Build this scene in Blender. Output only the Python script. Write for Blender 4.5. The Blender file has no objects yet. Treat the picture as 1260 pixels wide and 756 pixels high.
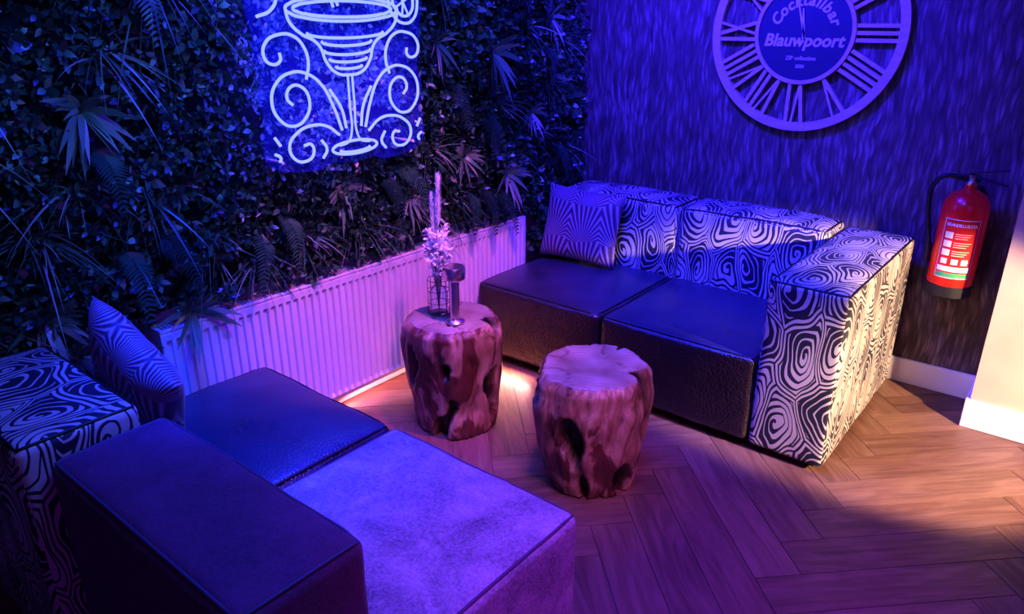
import bpy, bmesh, math, random
import numpy as np
from mathutils import Vector, Matrix, noise
random.seed(7); rng=np.random.default_rng(11)
scn=bpy.context.scene
try:
    scn.view_settings.view_transform='Standard'
    scn.view_settings.exposure=0
    scn.view_settings.look='None'
    scn.view_settings.look='Medium High Contrast'
except Exception: pass

# ------------------------------------------------------------------ helpers
def link(o): scn.collection.objects.link(o); return o
def obj(name,me,mat=None,smooth=False):
    o=bpy.data.objects.new(name,me); link(o)
    if mat: me.materials.append(mat)
    if smooth and hasattr(me,'polygons'):
        me.polygons.foreach_set('use_smooth',[True]*len(me.polygons))
    return o
def group(name,kids,loc=(0,0,0)):
    e=bpy.data.objects.new(name,None); e.empty_display_size=.1; e.location=loc; link(e)
    inv=Matrix.Translation(Vector(loc)).inverted()
    for k in kids:
        k.parent=e; k.matrix_parent_inverse=inv
    return e
class NT:
    def __init__(s,name):
        s.m=bpy.data.materials.new(name); s.m.use_nodes=True; s.t=s.m.node_tree
        s.b=s.t.nodes['Principled BSDF']; s.out=s.t.nodes['Material Output']
    def n(s,ty,**kw):
        x=s.t.nodes.new(ty)
        for k,v in kw.items(): setattr(x,k,v)
        return x
    def put(s,sock,v):
        if isinstance(v,bpy.types.NodeSocket): s.t.links.new(v,sock)
        elif v is not None: sock.default_value=v
    def math(s,op,a,b=None,c=None,clamp=False):
        x=s.n('ShaderNodeMath',operation=op); x.use_clamp=clamp
        s.put(x.inputs[0],a)
        if b is not None: s.put(x.inputs[1],b)
        if c is not None: s.put(x.inputs[2],c)
        return x.outputs[0]
    def coord(s,kind='Object'): return s.n('ShaderNodeTexCoord').outputs[kind]
    def map(s,v,scale=(1,1,1),rot=(0,0,0),loc=(0,0,0)):
        x=s.n('ShaderNodeMapping'); s.put(x.inputs[0],v)
        x.inputs['Scale'].default_value=scale; x.inputs['Rotation'].default_value=rot; x.inputs['Location'].default_value=loc
        return x.outputs[0]
    def noise(s,v,scale,detail=4,rough=.5,dist=0,out='Fac'):
        x=s.n('ShaderNodeTexNoise'); s.put(x.inputs['Vector'],v)
        x.inputs['Scale'].default_value=scale; x.inputs['Detail'].default_value=detail
        x.inputs['Roughness'].default_value=rough; x.inputs['Distortion'].default_value=dist
        return x.outputs[out]
    def ramp(s,f,stops,interp='LINEAR'):
        x=s.n('ShaderNodeValToRGB'); s.put(x.inputs[0],f); cr=x.color_ramp; cr.interpolation=interp
        while len(cr.elements)<len(stops): cr.elements.new(.5)
        for e,(p,c) in zip(cr.elements,stops):
            e.position=p; e.color=tuple(c)+(1,) if len(c)==3 else c
        return x.outputs[0]
    def mix(s,f,a,b,mode='MIX'):
        x=s.n('ShaderNodeMix',data_type='RGBA',blend_type=mode)
        s.put(x.inputs[0],f)
        s.put(x.inputs[6],a if isinstance(a,bpy.types.NodeSocket) else tuple(a)+(1,))
        s.put(x.inputs[7],b if isinstance(b,bpy.types.NodeSocket) else tuple(b)+(1,))
        return x.outputs[2]
    def bump(s,h,strength=.3,dist=.01):
        x=s.n('ShaderNodeBump'); s.put(x.inputs['Height'],h); x.inputs['Strength'].default_value=strength
        x.inputs['Distance'].default_value=dist; s.t.links.new(x.outputs[0],s.b.inputs['Normal'])
    def set(s,**kw):
        for k,v in kw.items():
            k={'color':'Base Color','rough':'Roughness','metal':'Metallic','spec':'Specular IOR Level','trans':'Transmission Weight',
               'emis':'Emission Color','estr':'Emission Strength','alpha':'Alpha','sheen':'Sheen Weight','srough':'Sheen Roughness','coat':'Coat Weight','ior':'IOR'}[k]
            if isinstance(v,tuple) and len(v)==3: v=v+(1,)
            s.put(s.b.inputs[k],v)
        return s.m
def simple(name,c,rough=.5,metal=0,nz=0,**kw):
    t=NT(name)
    if nz:
        f=t.noise(t.coord(),nz,3)
        col=t.mix(f,tuple(x*.8 for x in c),tuple(min(1,x*1.15) for x in c))
        t.set(color=col,rough=rough,metal=metal,**kw)
    else: t.set(color=c,rough=rough,metal=metal,**kw)
    return t.m

# ------------------------------------------------------------------ materials
def mat_scroll(name,light,dark,sc=6.6):
    t=NT(name); uv=t.coord('UV')
    p=t.map(uv,(sc*1.08,sc*.62,1))
    w=t.noise(p,.75,1.5,out='Color')
    wv=t.n('ShaderNodeVectorMath',operation='MULTIPLY_ADD'); t.put(wv.inputs[0],w); wv.inputs[1].default_value=(1.0,.8,0); t.put(wv.inputs[2],p)
    fl=t.n('ShaderNodeVectorMath',operation='MULTIPLY'); t.put(fl.inputs[0],wv.outputs[0]); fl.inputs[1].default_value=(1,1,0)
    P=fl.outputs[0]
    v=t.n('ShaderNodeTexVoronoi',voronoi_dimensions='2D',feature='F1'); t.put(v.inputs['Vector'],P)
    v.inputs['Scale'].default_value=1; v.inputs['Randomness'].default_value=.72
    e=t.n('ShaderNodeTexVoronoi',voronoi_dimensions='2D',feature='DISTANCE_TO_EDGE'); t.put(e.inputs['Vector'],P)
    e.inputs['Scale'].default_value=1; e.inputs['Randomness'].default_value=.72
    d=t.n('ShaderNodeVectorMath',operation='SUBTRACT'); t.put(d.inputs[0],P); t.put(d.inputs[1],v.outputs['Position'])
    sp=t.n('ShaderNodeSeparateXYZ'); t.put(sp.inputs[0],d.outputs[0])
    r=t.n('ShaderNodeVectorMath',operation='LENGTH'); t.put(r.inputs[0],d.outputs[0]); R=r.outputs['Value']
    ang=t.math('ARCTAN2',sp.outputs[1],sp.outputs[0])
    th=t.math('DIVIDE',ang,2*math.pi)
    sc_=t.n('ShaderNodeSeparateColor'); t.put(sc_.inputs[0],v.outputs['Color'])
    sg=t.math('MULTIPLY_ADD',t.math('GREATER_THAN',sc_.outputs[0],.5),2,-1)
    # one spiral arm whose pitch follows the cell outline, so it stretches into hooks and flames
    q=t.math('SUBTRACT',R,t.math('MULTIPLY',e.outputs[0],.55))
    ph=t.math('ADD',t.math('MULTIPLY_ADD',q,5.4,t.math('MULTIPLY',th,sg)),sc_.outputs[1])
    taper=t.math('MULTIPLY_ADD',t.math('SINE',t.math('MULTIPLY_ADD',sc_.outputs[2],6.28,ang)),.15,.25)
    spiral=t.math('LESS_THAN',t.math('ABSOLUTE',t.math('SUBTRACT',t.math('FRACT',ph),.5)),taper)
    eb=e.outputs[0]
    outline=t.math('MULTIPLY',t.math('GREATER_THAN',eb,.018),t.math('LESS_THAN',eb,.062))
    m=t.math('MULTIPLY',spiral,t.math('GREATER_THAN',eb,.095))
    m=t.math('ADD',m,outline,clamp=True)
    fine=t.noise(t.map(uv,(500,80,1)),1,2)
    lc=t.mix(fine,tuple(x*.75 for x in light),light)
    t.set(color=t.mix(m,dark,lc),rough=t.math('MULTIPLY_ADD',m,-.35,.7),spec=.6)
    t.bump(m,.25,.003)
    return t.m
M_scroll=mat_scroll('scroll_fabric',(.62,.54,.46),(.016,.016,.03))
def mat_fan():
    t=NT('fan_fabric'); uv=t.coord('UV'); p=t.map(uv,(6.0,5,1))
    v=t.n('ShaderNodeTexVoronoi',voronoi_dimensions='2D'); t.put(v.inputs['Vector'],p); v.inputs['Scale'].default_value=1; v.inputs['Randomness'].default_value=.25
    d=t.n('ShaderNodeVectorMath',operation='SUBTRACT'); t.put(d.inputs[0],p); t.put(d.inputs[1],v.outputs['Position'])
    sp=t.n('ShaderNodeSeparateXYZ'); t.put(sp.inputs[0],d.outputs[0])
    th=t.math('ARCTAN2',sp.outputs[0],t.math('ADD',sp.outputs[1],.55))
    f=t.math('SINE',t.math('MULTIPLY',th,38))
    m=t.math('POWER',t.math('MULTIPLY_ADD',f,.5,.5,clamp=True),2.2)
    t.set(color=t.mix(m,(.08,.035,.07),(.55,.34,.42)),rough=.5,sheen=.2); t.bump(m,.2,.003)
    return t.m
M_fan=mat_fan()
def mat_leather():
    t=NT('black_leather'); c=t.coord()
    v=t.n('ShaderNodeTexVoronoi',feature='DISTANCE_TO_EDGE'); t.put(v.inputs['Vector'],c); v.inputs['Scale'].default_value=85
    h=t.math('MINIMUM',v.outputs[0],.25)
    n=t.noise(c,5,4)
    t.set(color=t.mix(n,(.020,.020,.036),(.06,.06,.09)),rough=t.math('MULTIPLY_ADD',n,.22,.20),spec=.9)
    t.bump(h,.45,.004)
    return t.m
M_leather=mat_leather()
def mat_croc():
    t=NT('embossed_leather'); c=t.coord()
    v=t.n('ShaderNodeTexVoronoi',feature='F1'); t.put(v.inputs['Vector'],c); v.inputs['Scale'].default_value=95
    h=t.math('SUBTRACT',1,v.outputs['Distance'])
    n=t.noise(c,10,3)
    t.set(color=t.mix(n,(.012,.008,.011),(.030,.018,.020)),rough=.30,spec=.8)
    t.bump(h,.5,.005)
    return t.m
M_croc=mat_croc()
def mat_velvet(name,a,b,sheen=.5,lo=.35,hi=.7):
    t=NT(name); c=t.coord()
    n=t.noise(c,6,6,.72,.6); f=t.noise(c,120,3,.7)
    k=t.math('MULTIPLY_ADD',f,.5,t.math('MULTIPLY',n,.7))
    k=t.ramp(k,[(lo,(0,0,0)),(hi,(1,1,1))])
    t.set(color=t.mix(k,a,b),rough=.85,sheen=sheen,srough=.5); t.bump(f,.4,.005)
    return t.m
M_velD=mat_velvet('dark_velvet',(.07,.014,.045),(.17,.04,.11),.08)  # shaded copy of the velvet, magenta light put into its base colour
M_velL=mat_velvet('grey_velvet',(.13,.10,.125),(.50,.40,.46),.12,.44,.76)  # same velvet made lighter: light from above put into the colour
M_pip=simple('piping',(.015,.012,.015),.4,spec=.5)
M_pipV=simple('velvet_piping',(.09,.05,.10),.6)
def mat_floor():
    t=NT('herringbone_oak'); uv=t.coord('UV')
    at=t.n('ShaderNodeAttribute',attribute_name='rnd').outputs['Fac']
    g=t.noise(t.map(uv,(3,60,1)),1,6,.65,.8)
    g2=t.noise(t.map(uv,(2,10,1)),1,4,.55,2.0)
    base=t.ramp(at,[(0,(.13,.062,.045)),(.5,(.18,.092,.065)),(1,(.23,.125,.09))])
    col=t.mix(t.ramp(g,[(.35,(0,0,0)),(.75,(.7,.7,.7))]),base,(.05,.022,.018))
    col=t.mix(t.ramp(g2,[(.45,(0,0,0)),(.7,(.4,.4,.4))]),col,(.29,.175,.13))
    t.set(color=col,rough=t.math('MULTIPLY_ADD',g,.2,.34),spec=.4); t.bump(g,.15,.002)
    return t.m
M_floor=mat_floor()
def mat_paper():
    t=NT('grass_wallpaper'); c=t.coord()
    w=t.noise(c,3,2,out='Color')
    a=t.n('ShaderNodeVectorMath',operation='MULTIPLY_ADD'); t.put(a.inputs[0],w); a.inputs[1].default_value=(.10,.10,.10); t.put(a.inputs[2],c)
    def lay(rot,sx,sz,lo):
        v=t.n('ShaderNodeTexVoronoi'); t.put(v.inputs['Vector'],t.map(a.outputs[0],(sx,.001,sz),(0,rot,0),(lo,0,lo))); v.inputs['Scale'].default_value=1
        s=t.n('ShaderNodeSeparateColor'); t.put(s.inputs[0],v.outputs['Color'])
        k=t.math('SUBTRACT',1.05,t.math('MULTIPLY',v.outputs['Distance'],1.1),clamp=True)
        return t.math('MULTIPLY',s.outputs[0],k)
    f=t.math('MAXIMUM',lay(.20,62,10,3),lay(-.15,72,11,8))
    f=t.math('MULTIPLY',f,t.math('MULTIPLY_ADD',t.noise(c,4,3),1.0,.5))
    n=t.noise(t.map(c,(110,1,9)),1,4)
    f=t.math('MULTIPLY',f,t.math('MULTIPLY_ADD',n,.9,.55))
    t.set(color=t.ramp(f,[(0,(.065,.046,.040)),(.4,(.13,.098,.09)),(.9,(.27,.21,.20))]),rough=.6,spec=.3); t.bump(f,.35,.006)
    return t.m
M_paper=mat_paper()
M_cream=simple('cream_plaster',(.52,.38,.27),.8,nz=6)
M_white=simple('white_paint',(.75,.72,.72),.5,nz=3)
M_ceil=simple('ceiling_paint',(.10,.10,.12),.9,nz=2)
M_darkwall=simple('dark_plaster',(.06,.05,.07),.85,nz=4)
M_rad=simple('radiator_enamel',(.84,.70,.74),.38,nz=2)
M_metalw=simple('white_metal',(.75,.7,.7),.4)
M_black=simple('black_rubber',(.012,.012,.012),.5)
M_blackm=simple('black_metal',(.02,.02,.02),.35,.6)
def mat_leaf():
    t=NT('foliage'); at=t.n('ShaderNodeAttribute',attribute_name='rnd').outputs['Fac']
    n=t.noise(t.coord(),2.2,3)
    col=t.ramp(at,[(0,(.008,.030,.018)),(.35,(.020,.080,.036)),(.6,(.08,.21,.09)),(.78,(.24,.36,.20)),(.9,(.52,.54,.40)),(1,(.42,.22,.16))])
    t.set(color=t.mix(t.math('MULTIPLY',n,.5),col,(.01,.02,.015)),rough=.34,spec=.6)
    return t.m
M_leaf=mat_leaf()
M_back=simple('foliage_mat',(.006,.012,.007),.9,nz=30)
def mat_stump():
    t=NT('teak_root'); c=t.coord(); at=t.n('ShaderNodeAttribute',attribute_name='rnd').outputs['Fac']
    g=t.noise(t.map(c,(18,18,4)),1,7,.6,1.2); b=t.noise(t.map(c,(6,6,3.4)),1,4,.55,1.2)
    col=t.ramp(g,[(.26,(.12,.045,.03)),(.48,(.32,.17,.11)),(.72,(.52,.36,.26))])
    col=t.mix(t.ramp(b,[(.50,(0,0,0)),(.56,(.9,.9,.9))]),col,(.10,.026,.018))
    col=t.mix(at,(.012,.006,.005),col)  # grooves and holes darken with depth, recess shade put into the colour
    t.set(color=col,rough=.38,spec=.5); t.bump(t.math('ADD',g,b),.5,.012)
    return t.m
M_stump=mat_stump()
def mat_stumptop():
    t=NT('teak_end_grain'); c=t.coord(); at=t.n('ShaderNodeAttribute',attribute_name='rnd').outputs['Fac']
    w=t.n('ShaderNodeTexWave',wave_type='RINGS',rings_direction='Z'); t.put(w.inputs['Vector'],c); w.inputs['Scale'].default_value=16; w.inputs['Distortion'].default_value=5; w.inputs['Detail'].default_value=3
    n=t.noise(c,9,5)
    col=t.ramp(n,[(.3,(.22,.15,.11)),(.7,(.46,.38,.34))])
    col=t.mix(t.math('MULTIPLY',w.outputs['Fac'],.3),col,(.25,.14,.1))
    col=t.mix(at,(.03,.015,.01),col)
    t.set(color=col,rough=.45); t.bump(n,.3,.006)
    return t.m
M_stop=mat_stumptop()

# ------------------------------------------------------------------ mesh builders
def box_uv(bm):
    uv=bm.loops.layers.uv.verify()
    for f in bm.faces:
        n=f.normal; ax=max(range(3),key=lambda i:abs(n[i]))
        for l in f.loops:
            c=l.vert.co
            l[uv].uv={0:(c.y+3.3,c.z),1:(c.x,c.z),2:(c.x+1.7,c.y)}[ax]
def box(name,x0,x1,y0,y1,z0,z1,mat,bev=0,seg=2):
    bm=bmesh.new(); bmesh.ops.create_cube(bm,size=1)
    for v in bm.verts:
        v.co=Vector(((x0+x1)/2+v.co.x*(x1-x0),(y0+y1)/2+v.co.y*(y1-y0),(z0+z1)/2+v.co.z*(z1-z0)))
    if bev: bmesh.ops.bevel(bm,geom=bm.edges[:],offset=bev,segments=seg,affect='EDGES',profile=.5)
    bm.normal_update(); box_uv(bm)
    me=bpy.data.meshes.new(name); bm.to_mesh(me); bm.free()
    return obj(name,me,mat)
def cushion(name,x0,x1,y0,y1,z0,z1,mat,r=.03,puff=(0,0,0),wr=.003,seed=0,cuts=18,pm=None,topmat=None):
    """upholstered block: rounded edges, swelling faces, faint wrinkles, piping"""
    lo=Vector((x0,y0,z0)); hi=Vector((x1,y1,z1)); 
    def axis(a,b):
        e=[0,.25,.5,.75,1]; s=[a+r*k for k in e]
        s+= [a+r+(b-a-2*r)*i/cuts for i in range(1,cuts)]
        s+= [b-r*k for k in reversed(e)]
        return s
    A=[axis(lo[i],hi[i]) for i in range(3)]
    bm=bmesh.new(); cen=(lo+hi)/2; half=(hi-lo)/2
    for ax in range(3):
        u,w=(ax+1)%3,(ax+2)%3
        for side in (0,1):
            grid=[]
            for a in A[u]:
                row=[]
                for b in A[w]:
                    p=Vector((0,0,0)); p[ax]=hi[ax] if side else lo[ax]; p[u]=a; p[w]=b
                    row.append(bm.verts.new(p))
                grid.append(row)
            for i in range(len(A[u])-1):
                for j in range(len(A[w])-1):
                    q=[grid[i][j],grid[i+1][j],grid[i+1][j+1],grid[i][j+1]]
                    if not side: q.reverse()
                    bm.faces.new(q)
    bmesh.ops.remove_doubles(bm,verts=bm.verts,dist=1e-5)
    def shape(p):
        inn=Vector([min(max(p[i],lo[i]+r),hi[i]-r) for i in range(3)])
        d=p-inn
        q=inn+d.normalized()*r if d.length>1e-9 else p.copy()
        n=[(p[i]-cen[i])/half[i] for i in range(3)]
        for i in range(3):
            o=[k for k in range(3) if k!=i]
            wgt=(1-abs(n[o[0]])**3)*(1-abs(n[o[1]])**3)
            if abs(n[i])>.5: q[i]+=puff[i]*wgt*(1 if n[i]>0 else -1)*(abs(n[i])*2-1)
        k=noise.noise(Vector((p.x*7+seed*5.1,p.y*7,p.z*7)))+.5*noise.noise(Vector((p.x*22,p.y*16+seed,p.z*19)))
        q+= (p-cen).normalized()*wr*k
        return q
    for v in bm.verts: v.co=shape(v.co)
    bm.normal_update(); box_uv(bm)
    if topmat is not None:
        for f in bm.faces:
            if f.normal.z>.6: f.material_index=1
    me=bpy.data.meshes.new(name); bm.to_mesh(me); bm.free()
    o=obj(name,me,mat,True)
    if topmat is not None: me.materials.append(topmat)
    res=[o]
    if pm:
        N=14; pts=[]
        c=[(x0+r*.3,y0+r*.3),(x1-r*.3,y0+r*.3),(x1-r*.3,y1-r*.3),(x0+r*.3,y1-r*.3)]
        for i in range(4):
            a=c[i]; b=c[(i+1)%4]
            for k in range(N): pts.append((a[0]+(b[0]-a[0])*k/N,a[1]+(b[1]-a[1])*k/N,z1))
        res.append(tube(name+'_piping',[shape(Vector(p)) for p in pts],.0042,pm,cyclic=True))
    return res
def tube(name,pts,rad,mat,cyclic=False,res=2,smoothc=False):
    cu=bpy.data.curves.new(name,'CURVE'); cu.dimensions='3D'; cu.bevel_depth=rad; cu.bevel_resolution=res
    if smoothc:
        s=cu.splines.new('BEZIER'); s.bezier_points.add(len(pts)-1)
        for b,p in zip(s.bezier_points,pts):
            b.co=p; b.handle_left_type='AUTO'; b.handle_right_type='AUTO'
        s.resolution_u=8
    else:
        s=cu.splines.new('POLY'); s.points.add(len(pts)-1)
        for q,p in zip(s.points,pts): q.co=(p[0],p[1],p[2],1)
    s.use_cyclic_u=cyclic; cu.use_fill_caps=True
    o=bpy.data.objects.new(name,cu); link(o); cu.materials.append(mat); return o
def lathe(name,prof,cx,cy,mat,seg=40,z0=0):
    bm=bmesh.new(); rows=[]
    for (r,z) in prof:
        rows.append([bm.verts.new((cx+max(r,1e-4)*math.cos(2*math.pi*i/seg),cy+max(r,1e-4)*math.sin(2*math.pi*i/seg),z0+z)) for i in range(seg)])
    for a,b in zip(rows,rows[1:]):
        for i in range(seg): bm.faces.new((a[i],a[(i+1)%seg],b[(i+1)%seg],b[i]))
    bm.faces.new(rows[0][::-1]); bm.faces.new(rows[-1])
    me=bpy.data.meshes.new(name); bm.to_mesh(me); bm.free()
    o=obj(name,me,mat,True)
    try: o.data.set_sharp_from_angle(angle=math.radians(40))
    except Exception: pass
    return o
def text(name,body,loc,rot,size,mat,bold=0,shear=0,ext=.0008,align='CENTER'):
    c=bpy.data.curves.new(name,'FONT'); c.body=body; c.size=size; c.align_x=align; c.align_y='CENTER'
    c.offset=bold; c.shear=shear; c.extrude=ext; c.resolution_u=3
    o=bpy.data.objects.new(name,c); link(o); o.location=loc; o.rotation_euler=rot; c.materials.append(mat); return o

# ------------------------------------------------------------------ room
XA=-2.42; YB=3.56; XR=2.6; YF=-1.8; H=2.65
box('wall_left',XA-.12,XA,YF-.12,YB+.12,0,H,M_white)
box('wall_back',XA,XR,YB,YB+.12,0,H,M_paper)
box('wall_right',XR,XR+.12,YF-.12,YB+.12,0,H,M_darkwall)
box('wall_front',XA,XR,YF-.12,YF,0,H,M_darkwall)
box('ceiling',XA-.12,XR+.12,YF-.12,YB+.12,H,H+.1,M_ceil)
box('wall_pier',-.215,XR,3.285,YB,0,H,M_cream)
box('baseboard_back',XA+.02,-.231,YB-.016,YB,0,.12,M_white,.004)
box('baseboard_pier',-.231,XR,3.269,3.285,0,.125,M_white,.004)
box('baseboard_pier_return',-.231,-.215,3.286,YB-.017,0,.125,M_white,.004)
box('baseboard_left',XA,XA+.016,YF,YB-.02,0,.12,M_white,.004)
# floor : herringbone planks
def floor():
    W=.150; n=5; g=.0012/W
    bm=bmesh.new(); uv=bm.loops.layers.uv.verify(); rl=bm.faces.layers.float.new('rnd_f')
    s=math.sqrt(.5)
    def tow(p,q): 
        return (s*(p-q)*W-1.50, s*(p+q)*W+.9)
    for i in range(-60,60):
        for j in range(-12,12):
            for typ in (0,1):
                ox,oy=i+n*j,i-n*j
                if typ==0: a=(ox,oy,ox+n,oy+1)
                else: a=(ox,oy+1,ox+1,oy+1+n)
                c=tow((a[0]+a[2])/2,(a[1]+a[3])/2)
                if not(XA-.6<c[0]<XR+.6 and YF-.6<c[1]<YB+.6): continue
                x0,y0,x1,y1=a[0]+g,a[1]+g,a[2]-g,a[3]-g
                pq=[(x0,y0),(x1,y0),(x1,y1),(x0,y1)]
                top=[bm.verts.new((*tow(*k),0)) for k in pq]; bot=[bm.verts.new((*tow(*k),-.004)) for k in pq]
                rv=random.random(); off=random.random()*50
                fs=[bm.faces.new(top)]
                for k in range(4): fs.append(bm.faces.new((top[k],bot[k],bot[(k+1)%4],top[(k+1)%4])))
                for f in fs:
                    f[rl]=rv
                    for l in f.loops:
                        idx=(top.index(l.vert) if l.vert in top else bot.index(l.vert)); k=pq[idx]
                        lu=(k[0]-x0,k[1]-y0) if typ==0 else (k[1]-y0,k[0]-x0)
                        l[uv].uv=(lu[0]*W+off,lu[1]*W+off*.37)
    for co,no in (((XA,0,0),(-1,0,0)),((XR,0,0),(1,0,0)),((0,YB,0),(0,1,0)),((0,YF,0),(0,-1,0))):
        bmesh.ops.bisect_plane(bm,geom=bm.verts[:]+bm.edges[:]+bm.faces[:],plane_co=co,plane_no=no,clear_outer=True)
    r=bmesh.ops.create_cube(bm,size=1)
    for v in r['verts']: v.co=Vector(((XA+XR)/2+v.co.x*(XR-XA),(YF+YB)/2+v.co.y*(YB-YF),-.024+v.co.z*.04))
    me=bpy.data.meshes.new('floor'); bm.to_mesh(me)
    bm.faces.ensure_lookup_table()
    vals=[f[rl] for f in bm.faces]; bm.free()
    a=me.attributes.new('rnd','FLOAT','FACE'); a.data.foreach_set('value',vals)
    obj('floor',me,M_floor)
floor()

# ------------------------------------------------------------------ sofas
S=[]
SX0,SX1=-2.262,-.852; mid=(SX0+SX1)/2
for i,(a,b) in enumerate(((SX0,mid-.004),(mid+.004,SX1-.004))):
    S+=cushion(f'seat_{i+1}',a,b,2.52,3.2,.035,.395,M_croc,.028,(.004,.010,.016),.004,i,pm=M_pip,topmat=M_leather)
    S+=cushion(f'back_{i+1}',a,b,3.20,3.48,.035,.745,M_scroll,.035,(.003,.022,.02),.005,i+3,pm=M_pip)
S+=cushion('arm',SX1,-.565,2.525,3.48,.03,.715,M_scroll,.018,(.006,.006,.010),.003,8,pm=M_pip)
for i,(x,y) in enumerate(((-2.2,2.58),(-2.2,3.42),(-1.56,2.58),(-.63,2.6),(-.63,3.42),(-1.56,3.42))):
    S.append(box(f'foot_{i+1}',x-.025,x+.025,y-.025,y+.025,0,.045,M_black))
group('sofa',S,(-1.4,3.0,0))
S=[]
LX=-1.56
S+=cushion('seat_1',-2.262,LX-.004,.66,1.335,.035,.40,M_croc,.035,(.004,.012,.030),.005,21,pm=M_pip,topmat=M_leather)
S+=cushion('back_1',-2.262,-1.70,.375,.655,.035,.72,M_scroll,.025,(.004,.006,.010),.004,22,pm=M_pip)
S+=cushion('seat_2',LX+.004,-.855,.715,1.335,.035,.40,M_velL,.025,(.005,.008,.014),.004,23,pm=M_pipV)
S+=cushion('back_2',-1.69,-.93,.43,.71,.035,.675,M_velD,.028,(.008,.008,.014),.004,24,pm=M_pipV)
for i,(x,y) in enumerate(((-2.2,.45),(-2.2,1.28),(-1.56,1.28),(-.95,1.26),(-1.0,.5),(-1.75,.45))):
    S.append(box(f'foot_{i+1}',x-.025,x+.025,y-.025,y+.025,0,.045,M_black))
group('sofa',S,(-1.5,.85,0))

def pillow(name,w,h,th,loc,rot,mat,seed):
    bm=bmesh.new(); N=26; uv=bm.loops.layers.uv.verify(); info={}
    for side in (1,-1):
        g=[]
        for i in range(N+1):
            row=[]
            for j in range(N+1):
                u=-1+2*i/N; v=-1+2*j/N
                e=(1-u**4)*(1-v**4); z=side*th/2*max(e,0)**.55
                px=u*w/2*(1-.07*(1-v*v)); py=v*h/2*(1-.07*(1-u*u))
                z+=.006*noise.noise(Vector((u*3,v*3,seed+side)))*max(e,0)
                vt=bm.verts.new((px,z,py)); info[vt]=(px+seed,py); row.append(vt)
            g.append(row)
        for i in range(N):
            for j in range(N):
                q=[g[i][j],g[i+1][j],g[i+1][j+1],g[i][j+1]]
                if side==1: q.reverse()
                f=bm.faces.new(q)
                for l in f.loops: l[uv].uv=info[l.vert]
    bmesh.ops.remove_doubles(bm,verts=bm.verts,dist=1e-4)
    me=bpy.data.meshes.new(name); bm.to_mesh(me); bm.free()
    o=obj(name,me,mat,True); o.location=loc; o.rotation_euler=rot; return o
pillow('throw_pillow',.44,.38,.13,(-2.03,3.075,.600),(math.radians(-14),math.radians(2),math.radians(6)),M_fan,1.3)
pillow('throw_pillow',.40,.38,.13,(-2.055,.80,.61),(math.radians(10),math.radians(28),math.radians(6)),M_fan,4.7)

# ------------------------------------------------------------------ stump side tables
def stump(name,cx,cy,R,Hh,seed,prof,notch=None):
    bm=bmesh.new(); NA=120; NZ=54; al={}
    def rad(a,t):
        k=0
        for i in range(len(prof)-1):
            if prof[i][0]<=t<=prof[i+1][0]:
                f=(t-prof[i][0])/(prof[i+1][0]-prof[i][0]); f=f*f*(3-2*f); k=prof[i][1]*(1-f)+prof[i+1][1]*f
        d=Vector((math.cos(a)*1.4,math.sin(a)*1.4,t*.9+seed))
        lob=.085*noise.noise(d)+.07*noise.noise(Vector((d.x*2.4,d.y*2.4,d.z*1.6)))
        rg=abs(noise.noise(Vector((d.x*3.2+7,d.y*3.2,t*1.2+seed*3))))
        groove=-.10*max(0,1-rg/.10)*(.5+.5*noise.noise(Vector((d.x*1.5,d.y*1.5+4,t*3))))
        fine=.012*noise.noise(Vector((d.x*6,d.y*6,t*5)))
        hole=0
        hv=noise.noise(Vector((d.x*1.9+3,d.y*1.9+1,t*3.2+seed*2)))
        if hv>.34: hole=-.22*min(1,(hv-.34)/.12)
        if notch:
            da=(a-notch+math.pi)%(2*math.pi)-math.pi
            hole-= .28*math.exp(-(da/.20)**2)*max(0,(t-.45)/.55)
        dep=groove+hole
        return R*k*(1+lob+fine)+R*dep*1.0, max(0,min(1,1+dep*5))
    rows=[]
    for j in range(NZ+1):
        t=j/NZ; row=[]
        for i in range(NA):
            a=2*math.pi*i/NA; r,s=rad(a,t)
            edge=1-.06*max(0,(t-.94)/.06)**2-.04*max(0,(.04-t)/.04)**2
            z=t*Hh*(1+.03*noise.noise(Vector((math.cos(a),math.sin(a),seed)))*t)
            v=bm.verts.new((cx+r*edge*math.cos(a),cy+r*edge*math.sin(a),z)); al[v]=s; row.append(v)
        rows.append(row)
    for a,b in zip(rows,rows[1:]):
        for i in range(NA): bm.faces.new((a[i],a[(i+1)%NA],b[(i+1)%NA],b[i]))
    last=rows[-1]; bm.faces.new(rows[0][::-1])
    K=14
    for k in range(1,K):
        f=1-k/K; row=[]
        for i in range(NA):
            o=rows[NZ][i].co; x=cx+(o.x-cx)*f; y=cy+(o.y-cy)*f
            z=Hh+(o.z-Hh)*f+.005*noise.noise(Vector((x*9,y*9,seed)))+.003
            crack=abs(noise.noise(Vector((x*5+seed,y*5,2.2))))
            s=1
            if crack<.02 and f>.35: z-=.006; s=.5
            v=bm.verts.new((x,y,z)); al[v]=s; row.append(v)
        for i in range(NA):
            ff=bm.faces.new((last[i],last[(i+1)%NA],row[(i+1)%NA],row[i])); ff.material_index=1
        last=row
    ff=bm.faces.new(last); ff.material_index=1
    me=bpy.data.meshes.new(name); bm.verts.ensure_lookup_table()
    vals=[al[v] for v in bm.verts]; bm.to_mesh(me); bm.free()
    a=me.attributes.new('rnd','FLOAT','POINT'); a.data.foreach_set('value',vals)  # recess depth per vertex, drives the painted darkening
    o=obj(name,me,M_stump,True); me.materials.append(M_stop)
    return o
stump('tree_stump_table',-1.905,1.975,.193,.478,1.7,[(0,.86),(.2,.90),(.55,1.02),(.82,1.06),(.95,1.02),(1,.95)])
stump('tree_stump_table',-1.240,1.995,.203,.452,5.3,[(0,.80),(.15,.88),(.45,1.02),(.75,1.08),(.92,1.02),(1,.97)],notch=.35)

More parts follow.
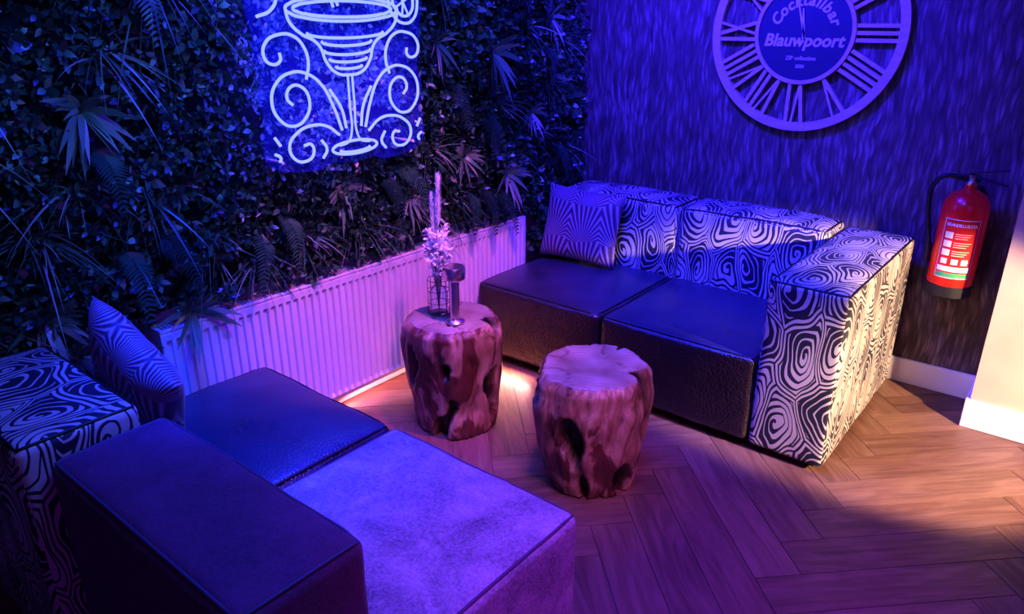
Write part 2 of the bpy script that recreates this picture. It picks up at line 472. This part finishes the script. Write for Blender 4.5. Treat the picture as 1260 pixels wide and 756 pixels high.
# ------------------------------------------------------------------ table lamp, vase
zt=.485
M_cop=simple('brushed_copper',(.88,.70,.66),.34,1,nz=60)
lm=[lathe('lamp_base',[(0,0),(.036,0),(.037,.004),(.034,.009),(.021,.014),(.019,.02)],-1.845,1.925,M_cop,40,zt),
    lathe('lamp_stem',[(.019,.018),(.018,.19),(0,.19)],-1.845,1.925,M_cop,40,zt),
    lathe('lamp_shade',[(.0,.176),(.038,.178),(.043,.184),(.044,.222),(.040,.230),(0,.232)],-1.845,1.925,M_cop,48,zt)]
group('table_lamp',lm,(-1.845,1.925,zt))
M_glass=NT('bottle_glass').set(color=(.88,.93,1.0),rough=.03,trans=1.0,ior=1.45)
vx,vy=-1.962,1.955
V=[lathe('glass_bottle',[(0,.004),(.034,.004),(.037,.01),(.037,.090),(.028,.106),(.015,.118),(.014,.140),(.017,.143),(.012,.143),(.011,.120),(.024,.104),(.034,.089),(.034,.012),(0,.010)],vx,vy,M_glass,36,zt)]
def ringpts(r,z,n=28): return [(vx+r*math.cos(2*math.pi*i/n),vy+r*math.sin(2*math.pi*i/n),zt+z) for i in range(n)]
for k,z in enumerate((.003,.05,.10,.145)): V.append(tube(f'wire_ring_{k+1}',ringpts(.043,z),.0012,M_blackm,True))
for k in range(8):
    a=2*math.pi*k/8; x,y=vx+.043*math.cos(a),vy+.043*math.sin(a)
    V.append(tube(f'wire_{k+1}',[(x,y,zt+.003),(x,y,zt+.145)],.0011,M_blackm))
M_dry=simple('dried_stem',(.6,.48,.46),.8); M_plume=simple('dried_plume',(.95,.88,.88),.7,sheen=.6)
bv=[];bf=[]
def addblade(p,d,L,W,n):
    s=d.cross(n).normalized()*W/2; i=len(bv)
    bv.extend([p-s*.3,p+s*.3,p+d*L*.5+s,p+d*L*.5-s,p+d*L+n*L*.1]); bf.extend([(i,i+1,i+2,i+3),(i+3,i+2,i+4)])
for k in range(16):
    a=random.uniform(0,6.28); sp=random.uniform(.015,.06); hh=random.uniform(.24,.36)
    if k==0: sp=.012; hh=.55
    if k==1: sp=.025; hh=.47
    p0=Vector((vx,vy,zt+.02)); p1=Vector((vx+.3*sp*math.cos(a),vy+.3*sp*math.sin(a),zt+.14)); p2=Vector((vx+sp*math.cos(a),vy+sp*math.sin(a),zt+hh))
    V.append(tube(f'stem_{k+1}',[p0,p1,(p1+p2)/2+Vector((0,0,.01)),p2],.0018,M_dry,smoothc=True))
    ax=(p2-p1).normalized()
    nf=700 if k<2 else 60
    ln=.20 if k<2 else .10
    for m in range(nf):
        f=random.random(); p=p2-ax*ln*f*(1 if k<2 else .9)
        d=Vector((random.gauss(0,1),random.gauss(0,1),random.gauss(.7 if k<2 else .3,.7))).normalized()
        if k<2: addblade(p,(d*.35+ax*.9).normalized(),.030+.012*math.sin(f*3),.0028,Vector((random.random(),random.random(),.1)).normalized())
        else: addblade(p,d,.028,.012,Vector((random.random(),random.random(),.3)).normalized())
me=bpy.data.meshes.new('dried_flowers'); me.from_pydata([tuple(v) for v in bv],[],bf); V.append(obj('dried_flowers',me,M_plume))
group('flower_vase',V,(vx,vy,zt))

# ------------------------------------------------------------------ radiator
def radiator():
    y0,y1,z0,z1=1.0,2.96,.085,.625; xf=-2.305
    bm=bmesh.new(); pitch=.0335; prof=[]
    y=y0
    while y<y1-pitch:
        prof+= [(y,0),(y+pitch*.30,0),(y+pitch*.42,-.010),(y+pitch*.85,-.010),(y+pitch*.97,0)]
        y+=pitch
    prof.append((y1,0))
    zs=[z0+.0,z0+.02,z0+.035,z1-.05,z1-.035,z1-.012,z1]
    sc=[0,0,1,1,0,0,0]; bx=[-.008,0,0,0,0,0,-.008]
    rows=[[bm.verts.new((xf+d*s+b,yy,z)) for (yy,d) in prof] for z,s,b in zip(zs,sc,bx)]
    for a,b in zip(rows,rows[1:]):
        for i in range(len(prof)-1): bm.faces.new((a[i],a[i+1],b[i+1],b[i]))
    me=bpy.data.meshes.new('panel_front'); bm.to_mesh(me); bm.free()
    P=[obj('panel_front',me,M_rad)]
    P.append(box('panel_rear',-2.395,-2.375,y0,y1,z0,z1,M_rad,.004))
    P.append(box('side_cover_1',-2.395,xf-.002,y0-.004,y0+.004,z0,z1+.004,M_rad,.001))
    P.append(box('side_cover_2',-2.395,xf-.002,y1-.004,y1+.004,z0,z1+.004,M_rad,.001))
    P.append(box('grille_rail_1',xf-.012,xf+.001,y0,y1,z1-.006,z1+.004,M_rad,.002))
    P.append(box('grille_rail_2',-2.395,-2.384,y0,y1,z1-.004,z1+.003,M_rad,.002))
    bm=bmesh.new()
    for k in range(150):
        yy=y0+.01+(y1-y0-.02)*k/149
        r=bmesh.ops.create_cube(bm,size=1)
        for v in r['verts']: v.co=Vector((-2.352+v.co.x*.075,yy+v.co.y*.006,z1-.001+v.co.z*.004))
    me=bpy.data.meshes.new('grille'); bm.to_mesh(me); bm.free(); P.append(obj('grille',me,M_rad))
    P.append(tube('pipe_1',[(-2.35,2.93,.09),(-2.35,2.93,0.0)],.009,M_metalw))
    P.append(tube('pipe_2',[(-2.35,2.86,.09),(-2.35,2.86,0.0)],.009,M_metalw))
    group('radiator',P,(-2.35,2,.35))
radiator()

# ------------------------------------------------------------------ vertical garden
VV=[];FF=[];CC=[];base=[0]
def blades(P,D,N,L,W,prof,droop=0,curl=0,col=None):
    n=len(P); st=np.linspace(0,1,len(prof)); k=len(prof)
    D=D/np.linalg.norm(D,axis=1,keepdims=True)
    Sd=np.cross(D,N); Sd/=np.linalg.norm(Sd,axis=1,keepdims=True)+1e-9
    Nn=np.cross(Sd,D)
    out=np.zeros((n,k,2,3))
    droop=np.broadcast_to(np.asarray(droop,float),(n,)); 
    for i,(s,pw) in enumerate(zip(st,prof)):
        c=P+D*(L*s)[:,None]+Nn*(L*curl*s*s)[:,None]
        c[:,2]-=droop*L*s*s
        w=Sd*(W*pw*.5)[:,None]
        out[:,i,0]=c-w; out[:,i,1]=c+w
    out[...,0]=np.maximum(out[...,0],XA+.012)
    out[...,1]=np.minimum(out[...,1],YB-.012)
    VV.append(out.reshape(-1,3))
    idx=np.arange(n)[:,None]*(2*k)+base[0]
    for i in range(k-1):
        FF.append(np.concatenate([idx+2*i,idx+2*i+1,idx+2*i+3,idx+2*i+2],axis=1))
        CC.append(col)
    base[0]+=n*2*k
def rnd(n,a,b): return rng.uniform(a,b,n)
Y0,Y1,ZT=YF+.1,3.50,2.5
def zlow(y): return np.where((y>.95)&(y<3.0),.66,.42)
nc=10500
cy=rnd(nc,Y0,Y1); cz=rng.uniform(0,1,nc)*(ZT-zlow(cy))+zlow(cy)
dep=np.array([noise.noise(Vector((y*4,z*4,.3)))*.5+noise.noise(Vector((y*11,z*11,5)))*.35 for y,z in zip(cy,cz)])
cx=-2.345+dep*.09+rnd(nc,-.02,.02)
tone=np.array([noise.noise(Vector((y*2.5,z*2.5,9)))*.5+.5 for y,z in zip(cy,cz)])
insign=(cy>1.36)&(cy<2.2)&(cz>1.08)&(cz<1.95); cx=np.where(insign,np.minimum(cx,-2.31),cx)
ks=7
ax=np.stack([np.full(nc,1.0),rng.normal(0,.5,nc),rng.normal(.05,.55,nc)],1); ax/=np.linalg.norm(ax,axis=1,keepdims=True)
big=(tone>.62)
for j in range(ks):
    th=j*2.4+rnd(nc,-.3,.3)
    up=np.array([0,0,1.0]); s1=np.cross(ax,up); s1/=np.linalg.norm(s1,axis=1,keepdims=True); s2=np.cross(s1,ax)
    rad_=s1*np.cos(th)[:,None]+s2*np.sin(th)[:,None]
    D=ax*(.35+.12*j)+rad_*1.0
    P=np.stack([cx,cy,cz],1)+ax*(.006*j)
    L=rnd(nc,.022,.042)*np.where(big,1.35,1.0)*np.where(insign,.75,1); W=L*rnd(nc,.42,.62)
    col=np.clip(tone*.6+rng.normal(0,.18,nc)+.10,0,.88)
    blades(P,D,ax,L,W,[.25,1,.85,.02],.15,-.15,col)
gc=[(0.55,1.28),(0.72,1.0),(1.0,1.5),(1.18,1.72),(.35,1.05),(.5,.8),(2.98,1.55),(3.2,1.3),(3.1,1.0),(1.62,.80),(1.25,.86),(1.42,.78),(2.3,1.05),(2.45,.80),(2.4,1.75),(.2,1.5),(0.0,1.1),(3.3,.95),(1.9,.80),(2.1,2.1),(.8,1.9),(3.3,1.8),(2.85,1.9),(1.05,1.08),(-.4,1.3),(-.9,1.6),(2.75,1.2),(.85,1.12),(.62,1.55),(3.25,1.5),(2.2,.82)]
for (y,z) in gc:
    n=46; D=np.stack([rnd(n,.25,1.0),rng.normal(0,.75,n),rng.normal(.35,.6,n)],1)
    P=np.tile([-2.36,y,z],(n,1))+rng.normal(0,.012,(n,3))
    L=rnd(n,.14,.30); 
    D[:,0]=np.minimum(D[:,0],.8); L=np.where(D[:,0]>.5,L*.7,L)
    blades(P,D,np.tile([1.0,0.1,.2],(n,1)),L,rnd(n,.004,.008),[.8,1,1,.9,.7,.4,.05],rnd(n,.3,.8),0,rnd(n,.4,.86))
rc=[(1.804,.966,.15),(2.71,1.446,.19),(1.124,.66,.15),(2.815,.872,.15),(2.35,1.5,.13),(.75,.62,.15),(.9,1.35,.14),(3.15,1.6,.14),(.3,.75,.14),(2.5,1.0,.12),(3.0,1.15,.12),(1.3,1.95,.15),(.1,1.4,.15),(-.6,1.2,.16),(2.9,2.1,.16),(.68,.78,.14),(2.15,.88,.12)]
for (y,z,L0) in rc:
    n=24; th=rnd(n,0,6.28); D=np.stack([rnd(n,.25,1.1),np.cos(th),np.sin(th)+.1],1)
    P=np.tile([-2.315,y,z],(n,1)); L=rnd(n,.65,1.1)*L0
    blades(P,D,np.tile([1.0,0.02,.01],(n,1)),L,L*.17,[.5,.9,1,.85,.5,.03],.35,-.1,np.clip(rng.normal(.74,.10,n),.3,.93))
fc=[(1.526,.90,-.1),(1.44,.86,-.5),(2.635,1.14,.1),(2.70,1.17,-.4),(2.012,.96,.1),(2.09,.99,.5),(2.62,.80,.1),(2.70,.78,.5),(2.54,.82,-.3),(.948,.90,.0),(1.03,.93,.5),(.916,1.22,.1),(3.1,1.45,.0),(3.2,.95,.2),(.45,1.05,.1),(.55,1.62,-.2),(2.4,1.3,.3),(3.0,1.75,.3),(.3,1.7,.2),(-.3,.9,.2),(1.1,1.7,.1)]
for (y,z,sl) in fc:
    L=random.uniform(.17,.22); npn=24
    t=np.linspace(.06,1,npn)
    px=-2.36+.14*np.sin(t*1.5)*1.0; py=y+sl*L*t; pz=z+.03*np.sin(t*3)-L*t*t*.95
    px=np.minimum(px,-2.235)
    P=np.stack([px,py,pz],1)
    tan=np.gradient(P,axis=0); tan/=np.linalg.norm(tan,axis=1,keepdims=True)
    nrm=np.tile([1.0,0,.25],(npn,1)); side=np.cross(tan,nrm); side/=np.linalg.norm(side,axis=1,keepdims=True)
    cc=random.uniform(.1,.5)
    for sg in (-1,1):
        LL=.045*np.sin(np.clip(t,.05,1)**.7*2.9)+.005
        blades(P,side*sg+tan*.45,nrm,LL,np.full(npn,.008),[.9,1,.7,.1],.15,0,np.clip(cc+rng.normal(0,.04,npn),0,.9))
    blades(P[:1],(P[-1:]-P[:1])*.01+tan[:1],nrm[:1],np.array([L]),np.array([.003]),[1,1,.8,.5],.9,0,np.array([.5]))
VV=np.concatenate(VV); FF_=np.concatenate(FF); CCs=np.concatenate(CC)
me=bpy.data.meshes.new('vertical_garden')
me.vertices.add(len(VV)); me.vertices.foreach_set('co',VV.astype(np.float32).ravel())
nf=len(FF_); me.loops.add(nf*4); me.loops.foreach_set('vertex_index',FF_.astype(np.int32).ravel())
me.polygons.add(nf); me.polygons.foreach_set('loop_start',np.arange(0,nf*4,4,dtype=np.int32))
try: me.polygons.foreach_set('loop_total',np.full(nf,4,dtype=np.int32))
except Exception: pass
me.update(calc_edges=True); me.validate()
a=me.attributes.new('rnd','FLOAT','FACE'); a.data.foreach_set('value',CCs.astype(np.float32))
g1=obj('leaves',me,M_leaf)
g2=box('backing_mat',XA+.001,XA+.02,Y0,Y1,.66,ZT,M_back)
g3=box('backing_mat_lower',XA+.018,XA+.03,Y0,.96,.42,.66,M_back)
group('vertical_garden',[g1,g2,g3],(XA+.02,1.5,1.3))

# ------------------------------------------------------------------ neon sign
tN=NT('neon_tube'); M_neon=tN.set(color=(.05,.06,.4),rough=.4,spec=.1,emis=(.20,.26,1.0),estr=1.8)
tP=NT('acrylic_panel'); M_acr=tP.set(color=(.04,.05,.9),rough=.4,alpha=.10)  # clear acrylic tinted blue to stand in for the tubes' haze
XN=-2.198; YC=1.785
NS=[]
def neon(pts,rad=.0054,cyc=False,mir=False):
    q=[(XN,YC+u,v) for u,v in pts]; NS.append(tube(f'neon_{len(NS)+1}',q,rad,M_neon,cyc,3,True))
    if mir:
        q=[(XN,YC-u,v) for u,v in pts]; NS.append(tube(f'neon_{len(NS)+1}',q,rad,M_neon,cyc,3,True))
def ell(u,v,a,b,n=16,t0=0,t1=2*math.pi,cl=True):
    m=n if cl else n+1
    return [(u+a*math.cos(t0+(t1-t0)*i/n),v+b*math.sin(t0+(t1-t0)*i/n)) for i in range(m)]
neon(ell(0,1.625,.245,.040),cyc=True)
neon(ell(0,1.625,.215,.026),cyc=True)
neon(ell(0,1.612,.17,.014,10,math.pi*1.05,math.pi*1.95,False))
neon([(-.245,1.62),(-.235,1.585),(-.19,1.545),(-.14,1.522),(-.118,1.50),(-.10,1.455),(-.06,1.415),(0,1.405),(.06,1.415),(.10,1.455),(.118,1.50),(.14,1.522),(.19,1.545),(.235,1.585),(.245,1.62)])
neon(ell(0,1.548,.17,.018,10,math.pi,2*math.pi,False))
neon(ell(0,1.520,.112,.016,10,math.pi,2*math.pi,False))
neon(ell(0,1.490,.105,.016,10,math.pi,2*math.pi,False))
neon(ell(0,1.462,.085,.013,10,math.pi,2*math.pi,False))
neon(ell(0,1.436,.06,.010,10,math.pi,2*math.pi,False))
neon([(-.010,1.405),(-.011,1.30),(-.013,1.20),(-.03,1.17),(-.07,1.160)],.0042)
neon([(.010,1.405),(.011,1.30),(.013,1.20),(.03,1.17),(.07,1.160)],.0042)
neon(ell(0,1.148,.105,.024),cyc=True)
neon(ell(0,1.143,.07,.012,10,math.pi,2*math.pi,False))
neon([(-.055,1.215),(-.085,1.30),(-.13,1.38),(-.19,1.42),(-.25,1.425),(-.31,1.395),(-.335,1.34),(-.315,1.28),(-.26,1.25),(-.205,1.275),(-.185,1.33),(-.21,1.375),(-.255,1.38),(-.275,1.345),(-.255,1.32)],mir=True)
neon([(-.19,1.40),(-.175,1.45),(-.185,1.50),(-.225,1.54),(-.285,1.545),(-.335,1.52),(-.345,1.48),(-.32,1.455),(-.285,1.465),(-.285,1.49)],mir=True)
neon([(-.07,1.20),(-.12,1.235),(-.18,1.245),(-.25,1.225),(-.285,1.185),(-.27,1.14),(-.225,1.125),(-.19,1.145),(-.195,1.18),(-.225,1.18)],mir=True)
neon([(-.15,1.19),(-.13,1.155),(-.15,1.125)],mir=True)
neon([(-.34,1.22),(-.32,1.19)],mir=True)
neon([(-.345,1.165),(-.325,1.15),(-.33,1.135)],mir=True)
neon([(-.035,1.22),(-.05,1.29),(-.095,1.36)],mir=True)
neon([(-.355,1.60),(-.30,1.62),(-.275,1.66),(-.29,1.70),(-.33,1.71),(-.35,1.68)])
neon([(.205,1.655),(.225,1.605),(.275,1.577),(.325,1.59),(.35,1.64),(.34,1.695),(.29,1.725),(.235,1.705)],cyc=True)
neon([(.225,1.655),(.245,1.62),(.28,1.602),(.315,1.615),(.328,1.65),(.315,1.685),(.28,1.698),(.245,1.685)],cyc=True)
neon([(.235,1.63),(.32,1.675)],.004); neon([(.255,1.69),(.30,1.61)],.004); neon([(.285,1.697),(.27,1.603)],.004)
neon([(-.05,1.63),(-.14,1.90)]); neon([(-.03,1.635),(-.12,1.905)])
half=[(0,1.092),(.10,1.098),(.15,1.082),(.25,1.088),(.33,1.105),(.375,1.15),(.37,1.22),(.362,1.28),(.372,1.36),(.352,1.42),(.375,1.48),(.37,1.55),(.385,1.63),(.38,1.72),(.33,1.78),(.22,1.85),(.1,1.94),(0,1.95)]
loopp=half+[(-u,v) for u,v in half[-2:0:-1]]
n=len(loopp); sm=[]
for i in range(n):
    p0,p1,p2,p3=[Vector(loopp[(i+k-1)%n]) for k in range(4)]
    for q in range(6):
        t=q/6; sm.append(.5*((2*p1)+(p2-p0)*t+(2*p0-5*p1+4*p2-p3)*t*t+(3*p1-p0-3*p2+p3)*t**3))
bm=bmesh.new()
f=[bm.verts.new((XN-.017,YC+p.x,p.y)) for p in sm]; b=[bm.verts.new((XN-.021,YC+p.x,p.y)) for p in sm]
bm.faces.new(f); bm.faces.new(b[::-1])
for i in range(len(f)): bm.faces.new((f[i],b[i],b[(i+1)%len(b)],f[(i+1)%len(f)]))
bmesh.ops.recalc_face_normals(bm,faces=bm.faces)
me=bpy.data.meshes.new('acrylic_panel'); bm.to_mesh(me); bm.free(); panel=obj('acrylic_panel',me,M_acr)
st=[tube(f'standoff_{i+1}',[(XA+.005,YC+u,v),(XN-.014,YC+u,v)],.006,M_metalw) for i,(u,v) in enumerate(((-.31,1.13),(.31,1.13),(-.33,1.75),(.33,1.75)))]
st.append(tube('neon_cable',[(XN-.02,YC+.05,1.10),(-2.24,YC+.06,1.0),(-2.30,YC+.05,.8),(-2.37,YC+.04,.66)],.003,M_black,smoothc=True))
group('neon_sign',NS+[panel]+st,(XN,YC,1.5))

# ------------------------------------------------------------------ wall clock
def annulus(name,cx,cz,r0,r1,y0,y1,mat,seg=96):
    bm=bmesh.new(); rows=[]
    for r,y in ((r0,y0),(r1,y0),(r1,y1),(r0,y1)):
        rows.append([bm.verts.new((cx+r*math.cos(2*math.pi*i/seg),y,cz+r*math.sin(2*math.pi*i/seg))) for i in range(seg)])
    for k in range(4):
        a,b=rows[k],rows[(k+1)%4]
        for i in range(seg): bm.faces.new((a[i],a[(i+1)%seg],b[(i+1)%seg],b[i]))
    bmesh.ops.recalc_face_normals(bm,faces=bm.faces)
    me=bpy.data.meshes.new(name); bm.to_mesh(me); bm.free(); return obj(name,me,mat)
tw=NT('clock_wood'); gw=tw.noise(tw.map(tw.coord(),(8,8,40)),1,5); M_cw=tw.set(color=tw.mix(gw,(.38,.28,.23),(.68,.54,.46)),rough=.6)
M_cd=simple('clock_dial',(.03,.03,.07),.5,nz=20)
M_ct=simple('dial_lettering',(.60,.54,.54),.6)
CX,CZ=-1.185,1.535; yw=YB
K=[annulus('rim',CX,CZ,.392,.430,yw-.035,yw-.004,M_cw),annulus('inner_rim',CX,CZ,.205,.222,yw-.037,yw-.004,M_cw)]
bm=bmesh.new()
r=bmesh.ops.create_cone(bm,cap_ends=True,segments=96,radius1=.208,radius2=.208,depth=.02,matrix=Matrix.Translation((CX,yw-.020,CZ))@Matrix.Rotation(math.pi/2,4,'X'))
me=bpy.data.meshes.new('dial'); bm.to_mesh(me); bm.free(); K.append(obj('dial',me,M_cd))
nums={1:'I',2:'II',3:'III',4:'IIII',5:'V',6:'VI',7:'VII',8:'VIII',9:'IX',10:'X',11:'XI',12:'XII'}
def bars(h):
    bm=bmesh.new(); s=nums[h]; wid={'I':.030,'V':.066,'X':.066}; tot=sum(wid[c] for c in s); off=-tot/2
    ri,ro=.222,.395
    th=math.radians(90-30*h); rv=Vector((math.cos(th),0,math.sin(th))); tv=Vector((math.sin(th),0,-math.cos(th)))
    def bar(t0,t1,w,y0=yw-.030):
        a=rv*ro+tv*t0; b=rv*ri+tv*t1; d=(b-a).normalized(); n=Vector((-d.z,0,d.x))*w/2
        vs=[]
        for y in (y0,yw-.006):
            for p in (a+n,a-n,b-n,b+n): vs.append(bm.verts.new(Vector((CX,y,CZ))+Vector((p.x,0,p.z))))
        for q in ((0,1,2,3),(7,6,5,4),(0,4,5,1),(1,5,6,2),(2,6,7,3),(3,7,4,0)): bm.faces.new([vs[k] for k in q])
    for c in s:
        m=off+wid[c]/2
        if c=='I': bar(m,m,.016)
        elif c=='V': bar(m-.024,m,.016); bar(m+.024,m+.002,.010,yw-.029)
        else: bar(m-.024,m+.024,.016); bar(m+.024,m-.024,.010,yw-.029)
        off+=wid[c]
    bmesh.ops.recalc_face_normals(bm,faces=bm.faces)
    me=bpy.data.meshes.new(f'numeral_{h}'); bm.to_mesh(me); bm.free(); return obj(f'numeral_{h}',me,M_cw)
for h in range(1,13): K.append(bars(h))
ty=yw-.0315
R90=math.pi/2
s='Cocktailbar'; adv={'C':1.15,'o':1,'c':.95,'k':.95,'t':.65,'a':1,'i':.5,'l':.5,'b':1,'r':.7}
tot=sum(adv[c] for c in s); span=math.radians(146); cur=0
for i,c in enumerate(s):
    m=(cur+adv[c]/2)/tot; cur+=adv[c]; a=math.radians(90)+span/2-span*m
    rr=.140; K.append(text(f'letter_{i+1}',c,(CX+rr*math.cos(a),ty,CZ-.008+rr*math.sin(a)),(R90,-(a-math.pi/2),0),.066,M_ct,.0018,.15))
K.append(text('lettering_name','Blauwpoort',(CX,ty,CZ-.036),(R90,0,0),.074,M_ct,.0022,.2))
K.append(text('lettering_small','ZIP collection',(CX,ty,CZ-.11),(R90,0,0),.024,M_ct,.0005))
K.append(text('lettering_year','2020',(CX,ty,CZ-.145),(R90,0,0),.020,M_ct,.0005))
M_hand=simple('clock_hand',(.65,.62,.68),.4)
def hand(nm,ang,L,w):
    th=math.radians(90-ang); d=Vector((math.cos(th),0,math.sin(th))); n=Vector((-d.z,0,d.x))
    bm=bmesh.new(); o=Vector((CX,0,CZ)); vs=[]
    for y in (yw-.038,yw-.035):
        for p in (-d*.03-n*w/2,-d*.03+n*w/2,d*L+n*w*.25,d*L-n*w*.25): vs.append(bm.verts.new(o+p+Vector((0,y,0))))
    for q in ((0,1,2,3),(7,6,5,4),(0,4,5,1),(1,5,6,2),(2,6,7,3),(3,7,4,0)): bm.faces.new([vs[k] for k in q])
    bmesh.ops.recalc_face_normals(bm,faces=bm.faces)
    me=bpy.data.meshes.new(nm); bm.to_mesh(me); bm.free(); return obj(nm,me,M_hand)
K.append(hand('minute_hand',-17,.15,.010)); K.append(hand('hour_hand',-8,.10,.012))
group('wall_clock',K,(CX,yw,CZ))

# ------------------------------------------------------------------ fire extinguisher
M_red=simple('red_enamel',(.90,.02,.01),.3,coat=.4)
ex,ey=-.405,3.44
prof=[(0,.535),(.080,.535),(.086,.545),(.087,.86),(.082,.90),(.065,.93),(.035,.948),(.022,.952),(.022,.975),(0,.976)]
E=[lathe('cylinder_body',prof,ex,ey,M_red,48)]
E.append(lathe('base_ring',[(0,.505),(.082,.505),(.089,.512),(.090,.556),(.086,.558)],ex,ey,M_black,48))
E.append(lathe('valve',[(0,.97),(.022,.97),(.024,.978),(.018,.99),(.018,1.012),(0,1.014)],ex,ey,simple('brass',(.5,.4,.25),.35,1),24))
E.append(box('valve_block',ex-.05,ex+.03,ey-.014,ey+.014,.985,1.008,M_blackm,.004))
def lever(nm,p0,p1,w,t):
    d=(Vector(p1)-Vector(p0)); c=(Vector(p0)+Vector(p1))/2
    o=box(nm,-d.length/2,d.length/2,-w/2,w/2,-t/2,t/2,M_blackm,.002); o.location=c; o.rotation_euler=(0,-math.atan2(d.z,math.hypot(d.x,d.y)),math.atan2(d.y,d.x)); return o
E.append(lever('lever_lower',(ex+.005,ey,1.003),(ex+.125,ey-.03,.985),.022,.006))
E.append(lever('lever_upper',(ex-.015,ey,1.014),(ex+.12,ey-.03,1.045),.022,.006))
E.append(tube('hose',[(ex-.045,ey,.997),(ex-.10,ey-.01,.995),(ex-.135,ey,.95),(ex-.14,ey+.01,.88),(ex-.125,ey+.02,.78),(ex-.108,ey+.02,.70)],.010,M_black,smoothc=True))
E.append(tube('nozzle',[(ex-.108,ey+.02,.70),(ex-.103,ey+.02,.62)],.014,M_black))
E.append(box('wall_bracket',ex-.03,ex+.03,ey+.085,YB-.001,.60,.95,M_blackm,.003))
def patch(nm,a0,a1,z0,z1,mat,r=.0876):
    bm=bmesh.new(); n=14; A=[];B=[]
    for i in range(n+1):
        a=math.radians(a0+(a1-a0)*i/n); A.append(bm.verts.new((ex+r*math.cos(a),ey+r*math.sin(a),z0))); B.append(bm.verts.new((ex+r*math.cos(a),ey+r*math.sin(a),z1)))
    for i in range(n): bm.faces.new((A[i],A[i+1],B[i+1],B[i]))
    me=bpy.data.meshes.new(nm); bm.to_mesh(me); bm.free(); return obj(nm,me,mat,True)
M_lw=simple('label_white',(.8,.78,.75),.5); M_lg=simple('label_green',(.05,.35,.12),.5); M_ly=simple('label_cream',(.8,.6,.35),.5); M_lr=simple('label_red',(.7,.01,.01),.5)
fc_=-82
def fp(nm,a0,a1,z0,z1,m,r=.0876): E.append(patch(nm,fc_+a0,fc_+a1,z0,z1,m,r))
fp('label_border',-44,44,.595,.842,M_lw,.0874); fp('label_field',-42.5,42.5,.598,.839,M_lr,.0877)
for k in range(3):
    z=.775-k*.036
    fp(f'pictogram_{k+1}',-36,-16,z-.013,z+.013,M_lw,.088)
    for q in range(3): fp(f'instruction_{k+1}_{q+1}',-11,30-5*q,z+.006-q*.009,z+.009-q*.009,M_ly,.088)
fp('icon_1',-34,-18,.655,.678,M_lw,.088);fp('icon_2',-8,8,.655,.678,M_lw,.088);fp('icon_3',16,32,.655,.678,M_lw,.088)
fp('strip_green',-42,42,.600,.618,M_lg,.088); fp('strip_white',-40,40,.624,.645,M_lw,.088)
s='BRANDBLUSSER'
for i,c in enumerate(s):
    a=math.radians(fc_-34+68*i/(len(s)-1)); E.append(text(f'label_letter_{i+1}',c,(ex+.0884*math.cos(a),ey+.0884*math.sin(a),.818),(R90,0,a+math.pi/2),.017,M_lw,.0003,0,.0002))
group('fire_extinguisher',E,(ex,ey,.75))

# ------------------------------------------------------------------ lights
def aim(o,t):
    d=Vector(t)-o.location; o.rotation_euler=d.to_track_quat('-Z','Y').to_euler()
def area(name,loc,to,size,e,c,sy=None):
    l=bpy.data.lights.new(name,'AREA'); l.energy=e; l.color=c; l.size=size
    if sy: l.shape='RECTANGLE'; l.size_y=sy
    o=bpy.data.objects.new(name,l); link(o); o.location=loc; aim(o,to); return o
def spot(name,loc,to,ang,e,c,blend=.4,rad=.05):
    l=bpy.data.lights.new(name,'SPOT'); l.energy=e; l.color=c; l.spot_size=math.radians(ang); l.spot_blend=blend; l.shadow_soft_size=rad
    o=bpy.data.objects.new(name,l); link(o); o.location=loc; aim(o,to); return o
area('ceiling_light_blue',(-1.3,1.7,2.58),(-1.35,1.8,0),1.2,62,(.03,.012,1.0))
spot('wall_washer_blue',(-1.5,2.4,2.5),(-1.55,3.56,1.40),100,560,(.035,.012,1.0),.9,.1)
spot('sofa_spot_blue',(-1.2,2.0,2.5),(-1.2,2.95,.45),46,340,(.01,.025,1.0),.9,.1)
spot('seat_spot_blue',(-1.6,.9,2.5),(-1.85,1.15,.4),42,480,(.005,.03,1.0),.9,.12)
spot('pink_spot',(-1.15,1.75,2.45),(-2.32,2.1,.25),50,190,(1.0,.20,.52),.7,.08)
spot('violet_spot',(.3,1.3,2.5),(-.80,1.55,0),56,230,(.46,.05,1.0),.9,.1)
spot('warm_spot',(1.35,2.16,1.30),(-.45,2.99,.26),35,820,(1.0,.68,.44),.35,.05)
spot('amber_spot',(.35,.9,2.45),(-1.40,2.0,.15),24,130,(1.0,.38,.24),.8,.08)
area('neon_glow',(XN+.03,YC,1.45),(0,YC,1.3),.6,7,(.03,.03,1.0))
area('neon_backlight',(XN-.03,YC,1.45),(-2.4,YC,1.45),.62,20,(.04,.03,1.0),.58)  # unseen lamp added behind the panel to make the leaves glow blue
area('garden_wash_teal',(-.9,1.2,2.5),(-2.4,1.3,1.1),.8,30,(.07,.25,1.0))
area('room_fill_violet',(1.6,-.8,2.4),(-1.2,1.5,.5),1.2,22,(.34,.04,1.0))
area('floor_led_warm',(-2.08,2.47,.055),(-2.08,2.40,0),.36,2.6,(1.0,.48,.36),.02)
area('radiator_led_pink',(-2.36,1.95,.07),(-2.30,1.95,0),1.4,3.0,(1.0,.32,.42),.02).rotation_euler=(0,math.radians(-15),math.radians(90))

w=bpy.data.worlds.new('world'); scn.world=w; w.use_nodes=True
w.node_tree.nodes['Background'].inputs[0].default_value=(.05,.04,.2,1); w.node_tree.nodes['Background'].inputs[1].default_value=.2

cam=bpy.data.cameras.new('camera'); co=bpy.data.objects.new('camera',cam); link(co)
cam.sensor_width=36; cam.lens=36*903/1260; cam.clip_start=.02
co.location=(0,0,1.6); co.rotation_euler=(math.radians(90-21.6),0,math.radians(39.0))
scn.camera=co
